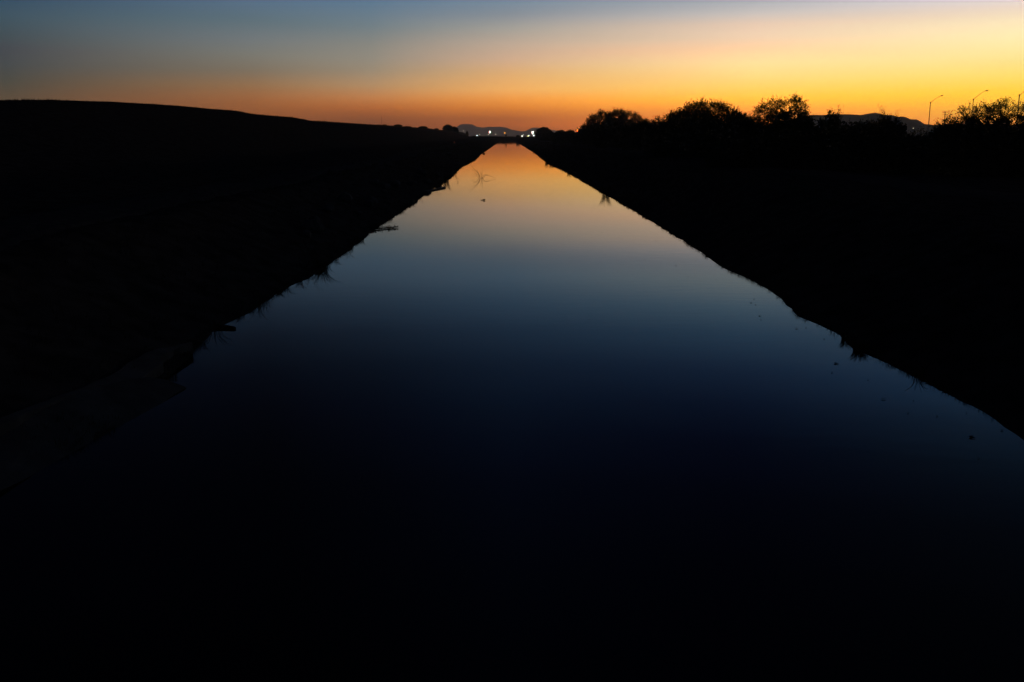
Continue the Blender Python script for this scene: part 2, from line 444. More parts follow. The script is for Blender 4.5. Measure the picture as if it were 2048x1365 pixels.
def gen_crown(seed, w, dp, h, prof, clusters, twigs, leaves, twig_l, leaf_l, leaf_w, stems=7, low=.12, shell=.55, trunk_r=.12, out=.5, twig_r=.006, yexp=1.0):
    """a spreading bush-like tree: limbs from one base, branchlets to twig clusters that fill a crown with the given outline"""
    rnd = random.Random(seed); trunk = MB(); crown = MB()
    xs = np.linspace(-.5, .5, len(prof))
    def top(u, v):
        return h*float(np.interp(u, xs, prof))*math.sqrt(max(.05, 1-(2*v)**2*yexp))
    def rvec():
        while True:
            v = Vector((rnd.uniform(-1,1), rnd.uniform(-1,1), rnd.uniform(-1,1)))
            if .05 < v.length < 1: return v.normalized()
    nodes = []
    for k in range(stems):
        a = 2*math.pi*(k+rnd.uniform(-.35,.35))/stems; q = rnd.uniform(.25,.85)
        tu, tv_ = .5*q*math.cos(a), .5*q*math.sin(a)
        e = Vector((tu*w, tv_*dp, top(tu, tv_)*rnd.uniform(.62,.85)))
        b0 = Vector((math.cos(a)*.012*w, math.sin(a)*.012*w, -.04*h))
        c = Vector((e.x*.35, e.y*.35, e.z*.55)); pts = []
        for i in range(10):
            t = i/9
            p = b0*(1-t)**2 + c*2*t*(1-t) + e*t*t
            p = p + rvec()*.018*h*(t > 0); pts.append(p)
        trunk.tube(pts, [max(.01, trunk_r*(1-.8*i/9)) for i in range(10)], 6, cap=False)
        nodes += [(pts[i], trunk_r*(1-.8*i/9)) for i in range(3, 10)]
    P = np.array([tuple(n[0]) for n in nodes])
    for k in range(clusters):
        while True:
            u, v = rnd.uniform(-.5,.5), rnd.uniform(-.5,.5)
            if u*u+v*v < .25: break
        tz = top(u, v); f = rnd.random()
        f = 1-(1-low)*(f**(1/shell) if shell < 1 else f) if rnd.random() < .75 else rnd.uniform(low, 1)
        c = Vector((u*w, v*dp, tz*f*.97))
        big = 1.9 if f < .80 and u*u+v*v < .17 else 1.1
        dist_ = np.linalg.norm(P-np.array(c), axis=1) + .35*np.maximum(0, P[:,2]-c.z); n0 = nodes[int(np.argmin(dist_))]
        m = n0[0].lerp(c, .5) + rvec()*.04*h + Vector((0,0,.02*h)); r0 = min(n0[1]*.5, .018*h*.35)
        crown.tube([n0[0], n0[0].lerp(m,.5)+rvec()*.008*h, m, m.lerp(c,.5)+rvec()*.008*h, c], [r0, r0*.85, r0*.65, r0*.5, r0*.3], 3, cap=False)
        od = Vector((u*w, v*dp, (c.z-.3*h))).normalized()
        for t in range(twigs):
            d = (rvec() + od*out + Vector((0,0,.15))).normalized(); l = twig_l*rnd.uniform(.5,1.25)
            st = c + rvec()*twig_l*.25; e = st + d*l + rvec()*l*.15
            if e.z < .02*h: e.z = .02*h
            mm = st.lerp(e,.5) + rvec()*l*.1
            crown.tube([st, mm, e], [twig_r, twig_r*.75, twig_r*.3], 3, cap=False)
            for q in range(leaves):
                t2 = rnd.uniform(.15,1.0); p = st.lerp(mm, t2*2) if t2 < .5 else mm.lerp(e, t2*2-1)
                crown.leaf(p, (d*.7+rvec()).normalized(), rvec(), leaf_l*big*rnd.uniform(.6,1.4), leaf_w*big*rnd.uniform(.7,1.4))
    return trunk, crown

def place(px, py, Y, wpx):
    """base point, height and width in metres of a plant whose top shows at (px,py) and that stands at depth Y"""
    if px > 1030 and Y < Y_END and py < 275:          # far enough back that the bank hides its mirror image
        ye = float(np.interp(px-wpx*.4, [p[0] for p in R_EDGE], [p[1] for p in R_EDGE]))
        Y = max(Y, 1.12*10*FPX*CP/max(12.0, (ye-270)-(270-py)*.8))
    x, z = at_y(px, py, Y); g = ground(x, Y)
    return x, g, z-g, wpx*px_m(Y), Y

def tree(label, px, py, Y, wpx, seed, group, prof, cat='tree', name='mesquite_tree', **kw):
    x, g, h, w, Y = place(px, py, Y, wpx)
    t = thing(name, label, cat, (x, Y, g), 0, group)
    tr, cr = gen_crown(seed, w, w*.85, h, prof, **kw)
    tr.build('trunk', M['bark'], t); cr.build('crown', M['leaf'], t)
    return t
RB = 'mesquite trees beyond the right bank'
tree('broad dark mesquite tree nearest the canal, dense rounded crown reaching almost to the ground', 1231, 218, 300, 132, 11, RB, [.42,.60,.80,.84,.93,.90,1.0,.95,.98,.90,.86,.80,.70,.58], clusters=720, twigs=13, leaves=6, twig_l=1.45, leaf_l=.24, leaf_w=.075, trunk_r=.22, stems=9, twig_r=.014)
tree('wide dark mesquite tree with wispy twigs along the top of its low dome', 1411, 205, 155, 178, 12, RB, [.50,.64,.76,.82,.92,.95,1.0,.95,1.0,.92,.90,.76,.74,.60], clusters=780, twigs=12, leaves=6, twig_l=1.05, leaf_l=.16, leaf_w=.048, trunk_r=.18, stems=9, twig_r=.010)
tree('tall airy mesquite tree with sky showing through its open crown, right of the wide dome', 1564, 190.5, 100, 114, 13, RB, [.55,.84,.95,.93,.95,1.0,.98,.88,.66], clusters=330, twigs=11, leaves=6, twig_l=.62, leaf_l=.10, leaf_w=.030, trunk_r=.15, stems=7, low=.25, twig_r=.007)
tree('large see-through mesquite tree with leaning limbs under the rightmost street lamps', 1985, 198, 85, 205, 24, RB, [.60,.74,.86,.91,.92,.99,.98,.94,.80], clusters=460, twigs=11, leaves=6, twig_l=.60, leaf_l=.09, leaf_w=.026, trunk_r=.2, stems=8, low=.2, twig_r=.007, out=.8)

# scrub kinds, shared meshes (one unit wide and high)
KINDS = {}
DOME = [.25,.62,.82,.94,1.0,.97,.84,.60,.25]
def kind(nm, seed, m, prof=DOME, **kw):
    tr, cr = gen_crown(seed, .96, .96, 1.02, prof, **kw)
    KINDS[nm] = (tr.mesh('trunk', M['bark']), cr.mesh('crown', M[m]))
kind('dense', 41, 'scrub', clusters=300, twigs=9, leaves=5, twig_l=.11, leaf_l=.032, leaf_w=.010, trunk_r=.018, low=.04, twig_r=.0015)
kind('dense2', 42, 'scrub', [.3,.55,.7,.95,.98,.86,.92,.7,.3], clusters=300, twigs=9, leaves=5, twig_l=.11, leaf_l=.032, leaf_w=.010, trunk_r=.018, low=.04, twig_r=.0015)
kind('open', 43, 'scrub', [.35,.6,.9,.8,1.0,.9,.95,.6,.35], clusters=70, twigs=8, leaves=4, twig_l=.15, leaf_l=.03, leaf_w=.008, trunk_r=.015, low=.08, twig_r=.002)
kind('round', 45, 'leaf', [.45,.74,.90,.98,1.0,.98,.90,.74,.45], clusters=420, twigs=9, leaves=5, twig_l=.09, leaf_l=.035, leaf_w=.014, trunk_r=.02, low=.03, twig_r=.0015)
def fit(mb, nrm, w, dp, h):
    cx, cy, wx, wy, hz = nrm
    P = np.array(mb.v); k = np.clip(P[:,2]/hz*3, 0, 1)
    mb.v = [tuple(q) for q in np.stack([(P[:,0]-cx*k)/wx*w, (P[:,1]-cy*k)/wy*dp, P[:,2]/hz*h], 1)]
    return mb
tr, cr, nrm = gen_plant(44, stems=7, levels=3, leafy=2, leaf_l=.06, leaf_w=.015, lean=(3,26), kids=(3,4), trunk_r=.035, up=.5)
KINDS['twiggy'] = (fit(tr, nrm, 1, 1, 1).mesh('trunk', M['bark']), fit(cr, nrm, 1, 1, 1).mesh('crown', M['scrub']))
rs = random.Random(5)
def shrub(k, label, px, py, Y, wpx, group, cat='shrub', name='scrub_bush', hmul=1.0, base=None):
    x, g, h, w, Y = place(px, py, Y, wpx)
    t = thing(name, label, cat, (x, Y, g), 0, group)
    rz = rs.uniform(0, 6.28)
    for nm, me in zip(('trunk', 'crown'), KINDS[k]):
        c = link(nm, me, t)
        c.scale = (w, w, max(.3, h)*hmul); c.rotation_euler = (0, 0, rz)
    return t
G1 = 'scrub bushes in the dark hedge along the right bank'
HID = 'dense dark scrub bush in the black hedge below the right hand trees'
for a in [('dense',1187,247,165,70),('dense2',1240,246,145,120),('dense',1290,243,140,80),('dense2',1345,238,122,100),('dense',1420,232,116,120),('dense',1484,231,112,90),
          ('dense2',1548,232,104,110),('dense',1606,230,104,80),('dense2',1696,244,100,90),('dense',1768,237.5,98,96),('dense2',1722,245,95,100),('dense',1797,240,97,46),('dense2',1738,240.5,96,70),('dense2',1915,246,92,80),('dense',1965,247,90,90),('dense2',2035,249,86,110),
          ('dense',1270,256,110,150),('dense2',1390,256,95,170),('dense',1510,255,85,170),('dense2',1640,254,80,180),('dense',1760,256,75,170),('dense2',1880,258,70,190),('dense',2000,256,66,200),('dense2',1175,260,130,60)]:
    shrub(a[0], HID, a[1], a[2], a[3], a[4], G1)
shrub('dense', 'low scrub bush in the notch between the nearest tree and the wide dome', 1312, 236, 138, 46, G1)
shrub('dense2', 'broad scrub bush with ragged twigs, left of the grey mountain ridge', 1660, 222, 103, 60, G1)
shrub('twiggy', 'narrow pointed twiggy bush standing up in front of the left end of the ridge', 1678, 217, 102, 34, G1)
shrub('twiggy', 'bare forked sprig of brush poking above the mountain ridge', 1773, 218, 99, 36, G1)
shrub('twiggy', 'thin single twig bush just right of the bare forked sprig', 1788, 226, 99, 18, G1)
shrub('open', 'low rounded bush at the foot of the first street lamp', 1850, 251, 112, 70, G1)
shrub('open', 'wispy bush at the left edge of the large see-through tree', 1893, 233, 95, 36, G1)
G2 = 'distant bushes right of where the canal ends'
shrub('round', 'round dark tree rising beside the bright sign at the end of the canal', 1088, 255.5, 640, 34, G2, 'tree', 'round_tree')
shrub('round', 'small dark bush between the round tree and the signal light', 1122, 261.5, 400, 34, G2)
shrub('round', 'low flat bush just left of the signal light', 1141, 261, 420, 26, G2)
shrub('round', 'low dark bush tucked at the left foot of the nearest mesquite', 1163, 259.5, 300, 30, G2)
shrub('dense', 'low spreading bush filling the bank below the round tree', 1104, 266.5, 420, 50, G2)
shrub('dense2', 'low spreading bush filling the bank below the signal light', 1140, 266, 250, 60, G2)
G3 = 'scrub on the embankment across the canal end'
for i, (px, py, w) in enumerate([(950,272,26),(972,273.4,26),(994,273.6,26),(1016,273.6,24),(1050,274.2,30)]):
    shrub('dense' if i % 2 else 'dense2', 'low dark scrub on the embankment that closes the far end of the canal', px, py, Y_END+14, w, G3)
shrub('round', 'small lone bush standing a little higher on the far embankment, left of the bright sign', 1036, 270.6, Y_END+14, 8, G3)
shrub('twiggy', 'narrow dark stub of brush on the far embankment under the orange light', 1012, 268.6, Y_END+14, 4, G3)
G4 = 'round bushes along the crest of the left levee'
def crest_shrub(k, label, px, py, wpx, cat='shrub', name='scrub_bush'):
    a, b, c = ray(px, 260); Y = CREST_X/a*b
    Y = min(Y, 1150)
    x, z = at_y(px, py, Y); g = ground(x, Y)
    t = thing(name, label, cat, (x, Y, g-.1), 0, G4); rz = rs.uniform(0, 6.28)
    for nm, me in zip(('trunk', 'crown'), KINDS[k]):
        q = link(nm, me, t); q.scale = (wpx*px_m(Y), wpx*px_m(Y), max(.4, z-g+.1)); q.rotation_euler = (0, 0, rz)
crest_shrub('round', 'leftmost round bush on the levee crest, beside the thin pole', 769, 249.3, 9)
crest_shrub('round', 'largest dome shaped bush on the left levee crest', 796, 249.3, 16)
crest_shrub('dense', 'low bush trailing off the right side of the largest crest bush', 814, 252.6, 18)
crest_shrub('round', 'flat topped round bush midway along the levee crest', 846, 252.8, 17)
crest_shrub('dense', 'very small bush near the low end of the levee crest', 873, 257, 9)
crest_shrub('round', 'tall round tree at the low end of the levee, left of the grey mountain', 896, 250.2, 21, 'tree', 'round_tree')
crest_shrub('round', 'smaller bush leaning against the right side of the last levee tree', 908, 254, 18)
crest_shrub('dense', 'tiny bush right of the last levee tree, beside a white light', 934, 262.3, 6)

# thin pole on the levee
a, b_, c = ray(762, 250); Y = CREST_X/a*b_
x, z = at_y(763, 233, Y); g = ground(x, Y)
pb = MB(); pb.tube([(0,0,-.4),(0.05,0,(z-g)*.6),(.09,0,z-g)], [.045,.04,.03], 6)
pb.tube([(-.12,0,z-g-.25),(.28,0,z-g-.25)], [.02,.02], 5)
tag(pb.build('marker_pole', M['post'], loc=(x, Y, g)), 'thin upright pole on the left levee crest beside a round bush', 'pole')

# ------------------------------------------------------------------ street lamps and utility pole
def street_lamp(label, px, py, Y, arm_w, arm_h, copy=None):
    x, z = at_y(px, py, Y); g = ground(x, Y)
    h = z-g
    t = thing('street_lamp', label, 'street lamp', (x, Y, g), 0, 'street lamps along the road on the right')
    p = MB(); p.tube([(0,0,-.3),(0,0,.05),(0,0,.06),(0,0,h*.5),(0,0,h)], [.16,.16,.13,.105,.075], 10); p.build('pole', M['galv'], t)
    bp_ = MB(); bp_.tube([(0,0,-.02),(0,0,.05)], [.26,.26], 8); bp_.build('base_plate', M['galv'], t)
    cl = MB(); cl.tube([(0,0,h-.28),(0,0,h+.06)], [.13,.13], 8); cl.build('clamp', M['lamp_grey'], t)
    A = MB(); pts = []
    for i in range(9):
        s = i/8
        pts.append((arm_w*s, 0, h-.1 + arm_h*(1.18*s - .18*s*s*s)))
    A.tube(pts, [.05-.018*i/8 for i in range(9)], 7); A.build('arm', M['galv'], t)
    hd = MB(); e = pts[-1]; sl = .22
    secs = [(-.05,.05,.045),(.08,.10,.07),(.30,.17,.10),(.55,.16,.08),(.72,.06,.03)]
    vs = []; fs = []
    for s, w, q in secs:
        for k in range(10):
            th = 2*math.pi*k/10
            vs.append((e[0]+s, w*math.cos(th), e[2]+s*sl+q*math.sin(th)))
    for i in range(len(secs)-1):
        for k in range(10): fs.append((i*10+k, i*10+(k+1)%10, (i+1)*10+(k+1)%10, (i+1)*10+k))
    fs.append(tuple(range(10))); fs.append(tuple((len(secs)-1)*10+k for k in range(10)))
    hd.add(vs, fs); head = hd.build('lamp_head', M['lamp_grey'], t, smooth=True)
    le = MB(); le.ball((e[0]+.34, 0, e[2]+.34*sl-.09), .13, 10, 6, (1.3,.8,.45)); le.build('lens', M['lamp_grey'], head, smooth=True)
    return t
street_lamp('leftmost of three tall unlit street lamps, standing clear of the trees against yellow sky', 1861, 205, 240, 2.2, 1.55)
street_lamp('middle of three tall unlit street lamps, its pole rising out of the large tree', 1947, 198.5, 221, 2.35, 1.8)
street_lamp('rightmost of three tall street lamps, its arm running out of the picture', 2039, 190, 196, 2.2, 1.6)

x, z = at_y(1890.5, 223, 400); g = ground(x, 400); h = z-g
t = thing('utility_pole', 'distant wooden utility pole with one crossarm, right of the first street lamp', 'utility pole', (x, 400, g))
p = MB(); p.tube([(0,0,-.5),(0,0,h)], [.2,.13], 9); p.build('pole', M['pole_wood'], t)
p = MB(); p.box((0,-.2,h-.35), (2.3,.12,.14)); arm = p.build('crossarm', M['pole_wood'], t)
for s in (-1.05, -.4, .4, 1.05):
    p = MB(); p.tube([(s,-.2,h-.28),(s,-.2,h-.18),(s,-.2,h-.06)], [.03,.075,.045], 7); p.build('insulator', M['lamp_grey'], arm)
for s in (-1, 1):
    p = MB(); p.tube([(0,-.17,h-1.1),(s*.75,-.2,h-.42)], [.025,.025], 5); p.build('brace', M['post'], t)

# ------------------------------------------------------------------ lights of the town beyond the embankment
def lamp_post(name, label, px, py, Y, r_px, m, group='lights of the distant town', cat='lamp', sq=(1,1,1), double=False):
    x, z = at_y(px, py, Y); g = ground(x, Y)
    t = thing(name, label, cat, (x, Y, g), 0, group)
    r = .74*r_px*px_m(Y)
    p = MB(); p.tube([(0,.2,-.3),(0,.2,z-g-r*.4)], [.09,.06], 6); p.build('pole', M['post'], t)
    p = MB(); p.box((0,.18,z-g+r*.9*sq[2]), (r*1.6,r*1.2,r*.25)); p.build('hood', M['post'], t)
    p = MB(); p.ball((0,0,z-g), r, 12, 8, sq); p.build('bulb', E[m], t, smooth=True)
    return t
lamp_post('floodlight', 'small white light at the low end of the levee, left of the flat topped mountain', 927, 262.3, 2200, .75, 'cream')
lamp_post('floodlight', 'bright bluish white light with a yellow lower edge, leftmost at embankment height', 954, 272.0, 1900, 1.55, 'cool')
lamp_post('floodlight', 'faint cream light just above and right of the leftmost bright one', 959.3, 269.4, 2200, .75, 'cream')
lamp_post('floodlight', 'tiny cream light below the left edge of the tallest lit sign', 976.5, 269.3, 2200, .7, 'cream')
lamp_post('floodlight', 'faint cream light alone between the lit sign and the orange light', 991.3, 269, 2200, .8, 'cream')
lamp_post('floodlight', 'orange light alone in front of the mountain, over the middle of the canal', 1009.5, 266.3, 2200, 1.7, 'orange', sq=(1,.7,.62))
lamp_post('floodlight', 'bright yellow white light on the embankment line right of the canal', 1044.2, 272.8, 1900, 1.35, 'white')
lamp_post('floodlight', 'tiny pale light just above the bright yellow white one', 1047, 270.1, 2200, .75, 'cream')
lamp_post('floodlight', 'small yellow light of a close pair, left of the lit heart shaped sign', 1056.2, 272.8, 1900, 1.15, 'yellow')
lamp_post('floodlight', 'small cool light of a close pair, upper right of the yellow one', 1058, 271.4, 2000, 1.0, 'cool')
lamp_post('floodlight', 'bright bluish white light at the foot of the lit heart shaped sign', 1067.3, 271.4, 1900, 1.6, 'cool')
lamp_post('floodlight', 'faint cream light seen between the two round bushes at right', 1111, 266.4, 2200, .85, 'cream')
lamp_post('floodlight', 'faint pale light low beneath the right end of the mountain ridge', 1826.5, 257.0, 700, .8, 'cream')
# tall lit sign
def lit_sign(label, px, py, Y, pieces):
    x, z = at_y(px, py, Y); g = ground(x, Y); u = .74*px_m(Y)
    t = thing('lit_sign', label, 'sign', (x, Y, g), 0, 'lit signs of the distant town')
    p = MB(); p.tube([(0,.6,-.3),(0,.6,z-g)], [.22,.18], 8); p.build('pole', M['post'], t)
    p = MB(); p.box((0,.42,z-g), (4*u,.25,4*u)); p.build('cabinet', M['post'], t)
    for nm, dx, dz, w, hh, m in pieces:
        p = MB()
        if nm == 'globe': p.ball((dx*u, 0, z-g-dz*u), w*u/2, 12, 8); p.build(nm, E[m], t, smooth=True)
        else: p.box((dx*u, .1, z-g-dz*u), (w*u, .3, hh*u)); p.build(nm, E[m], t)
lit_sign('tall lit white sign with a round top and red and green glow fringes built at its sides', 979.5, 265, 2500,
    [('globe', 0, -2.8, 2.6, 0, 'cream'), ('white_panel', .2, .2, 3.0, 3.6, 'white'), ('red_fringe', -1.9, .3, 1.1, 3.2, 'red'), ('green_fringe', 2.2, -.1, 1.0, 3.2, 'green')])  # red and green side pieces imitate colour fringing of the sign's glow
lit_sign('brightest lit sign, heart shaped and white with an orange middle, beside the round tree', 1065.2, 265.6, 2500,
    [('globe', -1.6, -1.6, 2.5, 0, 'white'), ('globe', 1.6, -2.4, 2.3, 0, 'white'), ('orange_panel', .8, -.6, 2.2, 1.2, 'orange'), ('white_panel', 0, 1.0, 3.8, 1.9, 'white'),
     ('globe', 0, 3.0, 2.4, 0, 'white'), ('red_fringe', -2.5, .6, .9, 1.8, 'red'), ('green_fringe', 2.5, .9, 1.0, 2.0, 'green')])  # red and green pieces again model the glow's colour fringes, not sign parts
# signal light
x, z = at_y(1154.6, 261.6, 290); g = ground(x, 290); u = px_m(290)
t = thing('signal_light', 'small signal light, amber above red, beside the nearest mesquite tree', 'signal light', (x, 290, g), 0)
p = MB(); p.tube([(0,.25,-.3),(0,.25,z-g+1)], [.09,.07], 7); p.build('pole', M['post'], t)
p = MB(); p.box((0,.12,z-g), (2.6*u,.2,4.6*u)); hs = p.build('housing', M['post'], t)
p = MB(); p.ball((0,-.03,z-g+.9*u), 1.05*u, 12, 8); p.build('amber_lamp', E['orange'], hs, smooth=True)
p = MB(); p.ball((0,-.03,z-g-1.1*u), 1.05*u, 12, 8); p.build('red_lamp', E['red'], hs, smooth=True)
# marker on the left bank
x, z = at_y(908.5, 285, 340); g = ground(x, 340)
t = thing('marker_post', 'short post with a dim self-glowing reddish reflector on the dark left bank', 'marker post', (x, 340, g), 0)
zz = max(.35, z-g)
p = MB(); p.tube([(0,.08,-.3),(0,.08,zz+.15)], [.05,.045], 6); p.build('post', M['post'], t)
p = MB(); p.ball((0,0,zz), .20, 10, 6, (1,.4,1)); p.build('lamp', E['dimred'], t, smooth=True)  # a reflector disc, made to glow by added emission

# ------------------------------------------------------------------ left bank: broken concrete apron
def slab(label, corners, thick, lift, seed):
    """irregular concrete slab lying on the bank; corners are plan points"""
    rnd = random.Random(seed)
    ring = []
    n = len(corners)
    for i in range(n):
        a = Vector(corners[i]); b = Vector(corners[(i+1) % n])
        k = max(2, int((b-a).length/.5))
        for j in range(k):
            q = a.lerp(b, j/k)
            if j: q = q + Vector((rnd.uniform(-.09,.09), rnd.uniform(-.09,.09)))
            ring.append(q)
    c = sum((Vector(q) for q in ring), Vector((0,0)))/len(ring)
    # plane fitted to the bank
    P = np.array([(q.x, q.y, 1) for q in ring]); Z = np.array([ground(q.x, q.y) for q in ring])
    co_, *_ = np.linalg.lstsq(P, Z, rcond=None)
    def pz(q): return co_[0]*q.x+co_[1]*q.y+co_[2]+lift
    m = len(ring); mb = MB(); vs = []
    for ins, dz in ((0,-thick),(0,-.03),(.03,0)):
        for q in ring:
            w = q + (c-q).normalized()*ins
            vs.append((w.x-c.x, w.y-c.y, pz(q)+dz))
    fs = []
    for l in range(2):
        for i in range(m):
            j = (i+1) % m
            fs.append((l*m+i, l*m+j, (l+1)*m+j, (l+1)*m+i))
    # top as inner rings so it can be uneven
    o = 2*m; last = o
    for sh in (.66, .33):
        for q in ring:
            w = c + (q-c)*sh
            vs.append((w.x-c.x, w.y-c.y, pz(w)+.03*nz(w.x, w.y, 1.2, seed)))
        nb = len(vs)-m
        for i in range(m):
            j = (i+1) % m; fs.append((last+i, last+j, nb+j, nb+i))
        last = nb
    vs.append((0,0,pz(c))); k = len(vs)-1
    for i in range(m): fs.append((last+i, last+(i+1) % m, k))
    mb.add(vs, fs)
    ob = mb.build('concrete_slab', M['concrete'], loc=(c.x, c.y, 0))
    return tag(ob, label, 'concrete slab', 'broken concrete slabs lining the left bank')
def pt(px, py, z=.5): return at_z(px, py, z)
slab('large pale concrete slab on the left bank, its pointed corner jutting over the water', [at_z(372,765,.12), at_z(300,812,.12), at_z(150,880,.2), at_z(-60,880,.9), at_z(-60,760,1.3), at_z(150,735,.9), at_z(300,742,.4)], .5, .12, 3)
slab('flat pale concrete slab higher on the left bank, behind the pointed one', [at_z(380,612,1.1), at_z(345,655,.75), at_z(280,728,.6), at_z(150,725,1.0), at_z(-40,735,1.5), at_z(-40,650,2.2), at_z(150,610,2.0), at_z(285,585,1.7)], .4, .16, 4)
rk = random.Random(77)
def rock(label, px, py, s, seed, z=None, group=None, sq=(1,1,.7), name='rock', cat='rock', Y=None):
    x, y = at_z(px, py, z if z is not None else 1.0)
    g = ground(x, y) if z is None else z
    mb = MB(); mb.ball((0,0,0), s, 10, 7, sq)
    vs = []
    for v in mb.v:
        v = Vector(v); k = 1+.35*noise.noise(v*(1.3/s)+Vector((seed*3.1,seed,0)))
        vs.append(tuple(v*k))
    mb.v = vs
    ob = mb.build(name, M['stone'], loc=(x, y, g+s*sq[2]*.35))
    return tag(ob, label, cat, group)
rock('rounded dark rock breaking the water near the far left end of the canal', 968, 309, .36, 1, z=-.08, sq=(1,.8,.75))
for i in range(26):
    px = rk.uniform(600, 900); t_ = (900-px)/300
    py = 330 + t_*130 + rk.uniform(-18, 4)
    rock('grey broken rock half buried in the dark left bank above the waterline', px, py, rk.uniform(.25,.6), 10+i, group='rocks on the left bank')

# ------------------------------------------------------------------ grass, reeds, driftwood
def tuft(label, px, py, hpx, wpx, n, seed, name='grass_tuft', cat='grass tuft', group='grass tufts on the waterline', z=0.0, spread=.6, droop=.5, dx=0, thick=.005, m='grass'):
    rnd = random.Random(seed)
    x, y = at_z(px, py, z); u = px_m(y); Hh = hpx*u; W = wpx*u
    mb = MB()
    for i in range(n):
        a = rnd.uniform(0, 6.283); r0 = W*.28*math.sqrt(rnd.random())
        b0 = Vector((math.cos(a)*r0, math.sin(a)*r0, -.12))
        hh = Hh*rnd.uniform(.45, 1.05); out = hh*spread*rnd.uniform(.1, 1.0)
        a2 = a+rnd.uniform(-.7,.7)
        dirv = Vector((math.cos(a2)+dx, math.sin(a2), 0))
        pts = []
        for k in range(6):
            s = k/5
            pts.append(b0 + dirv*out*(s**1.7) + Vector((0,0,.12+hh*(s - droop*.45*s**3*rnd.uniform(.5,1)))) if k else b0)
        w = max(thick, .11*u)
        mb.tube(pts, [w, w*.95, w*.8, w*.65, w*.45, w*.15], 3, cap=False)
    ob = mb.build(name, M[m], loc=(x, y, z))
    return tag(ob, label, cat, group)
tuft('thick dark grass tuft leaning over the water on the straight part of the right bank', 1211, 391, 27, 26, 170, 1)
tuft('small pointed grass tuft on the far part of the right bank', 1093, 327, 12, 9, 70, 2)
tuft('low ragged grass fringe just right of the small pointed tuft', 1103, 332, 7, 16, 80, 21)
tuft('tiny grass tuft far along the right bank, before the ragged fringe', 1067, 305, 5, 6, 20, 3)
tuft('small dark tuft on the right bank between the fringe and the thick tuft', 1137, 348, 9, 10, 60, 4)
tuft('broad bushy tuft on the right bank just below the stepped bend', 1719, 702, 27, 46, 170, 5)
tuft('small tuft on the right bank at the upper edge of the broad bushy one', 1689, 680, 22, 22, 80, 6)
tuft('thin stalks hanging over the right bank low in the picture', 1836, 758, 44, 34, 14, 7, droop=1.0, spread=.7)
tuft('dense drooping grass tuft where the left bank narrows toward the far end', 893, 363, 24, 18, 130, 8)
tuft('sideways spiky plant on the far left bank above the drooping tuft', 907, 351, 11, 20, 46, 9, spread=1.2)
tuft('thin grass stalks around the slanting log on the left bank', 872, 376, 24, 34, 26, 10)
tuft('faint wisp of grass on the left bank below the slanting log', 842, 397, 14, 10, 9, 18)
tuft('dark spiky bush overhanging the water midway down the left bank', 645, 540, 36, 34, 130, 12, spread=1.1)
tuft('drooping stalks beneath the dark spiky bush on the left bank', 624, 553, 42, 34, 14, 13, droop=1.0)
tuft('small wispy tuft on the left bank above the spiky bush', 694, 506, 20, 28, 18, 14, spread=1.1)
tuft('thin stalks drooping from the left bank left of the small notch', 515, 616, 44, 40, 14, 15, droop=1.1, spread=.8)
tuft('single leaning stalk pair at the small notch of the left bank', 545, 597, 20, 10, 4, 16, droop=.8)
tuft('tangled twiggy tuft below the log tip on the near left bank', 430, 662, 46, 46, 26, 17, droop=1.1, spread=.9)
tuft('short dark tuft on the pointed corner of the concrete slab', 345, 752, 12, 36, 30, 19, z=.15, spread=.9)

rt = random.Random(71)
for i, (px, py) in enumerate([(925,334),(882,368),(826,409),(806,421),(781,440),(758,452),(722,482),(706,496),(672,520),(654,533),(600,563),(574,576),(560,586),(532,604),(484,634),(402,690),(376,714)]):
    k = (py-270)/330
    tuft('small ragged weed at the left waterline, one of several alike', px-1, py, (5+16*k)*rt.uniform(.7,1.5), (6+18*k)*rt.uniform(.7,1.5), rt.randint(16,50), 400+i, group='small weeds along the left waterline', name='weed_tuft', cat='weed', spread=rt.uniform(.7,1.6), droop=rt.uniform(.4,1.0))

# reeds standing in the water
def reeds(label, px, py, stems):
    x, y = at_z(px, py, 0); u = px_m(y); mb = MB()
    for bx, pts, r in stems:
        q = [Vector((bx*u, 0, -.25))] + [Vector((a*u, dy, c*u)) for a, c, dy in pts]
        # smooth through the points
        fine = []
        for i in range(len(q)-1):
            p0 = q[max(0, i-1)]; p1 = q[i]; p2 = q[i+1]; p3 = q[min(len(q)-1, i+2)]
            for k in range(5):
                s = k/5
                fine.append(.5*((2*p1)+(p2-p0)*s+(2*p0-5*p1+4*p2-p3)*s*s+(3*p1-p0-3*p2+p3)*s**3))
        fine.append(q[-1]); n = len(fine)
        mb.tube(fine, [.8*r*(1-.6*i/(n-1)) for i in range(n)], 4, cap=False)
    ob = mb.build('reed_clump', M['grass'], loc=(x, y, 0))
    return tag(ob, label, 'reeds')
reeds('sparse clump of thin arching reeds standing alone in the water', 962, 357, [
    (-1, [(-3,5,.1),(-7,11,.2),(-14,18,.4),(-21,26,.6)], .026),
    (-1, [(-3,6,-.1),(-6,12,-.2),(-9,17,-.3)], .024),
    (0, [(-.5,8,.1),(-1,14,.2)], .020),
    (1, [(1.5,8,0),(2.5,14,.1),(3.5,20,.2)], .024),
    (2, [(2.5,6,0),(2.5,11,0)], .022),
    (1, [(5,5,.1),(9,7,.2),(13,6.5,.3),(16,4,.4)], .022),
    (1, [(7,4,-.2),(12,5.5,-.4),(18,4.5,-.6),(23,3,-.8),(28,1.5,-.9)], .022),
    (-2, [(-6,6,.2),(-11,8.5,.4),(-15,7,.6),(-17,3,.7)], .020),
    (-2, [(-8,5,-.2),(-12,6,-.3),(-14,4,-.4),(-13,2,-.4)], .018),
    (0, [(-6,10,.3),(-13,14,.6),(-18,17,.9)], .018),
])
t_ = MB()
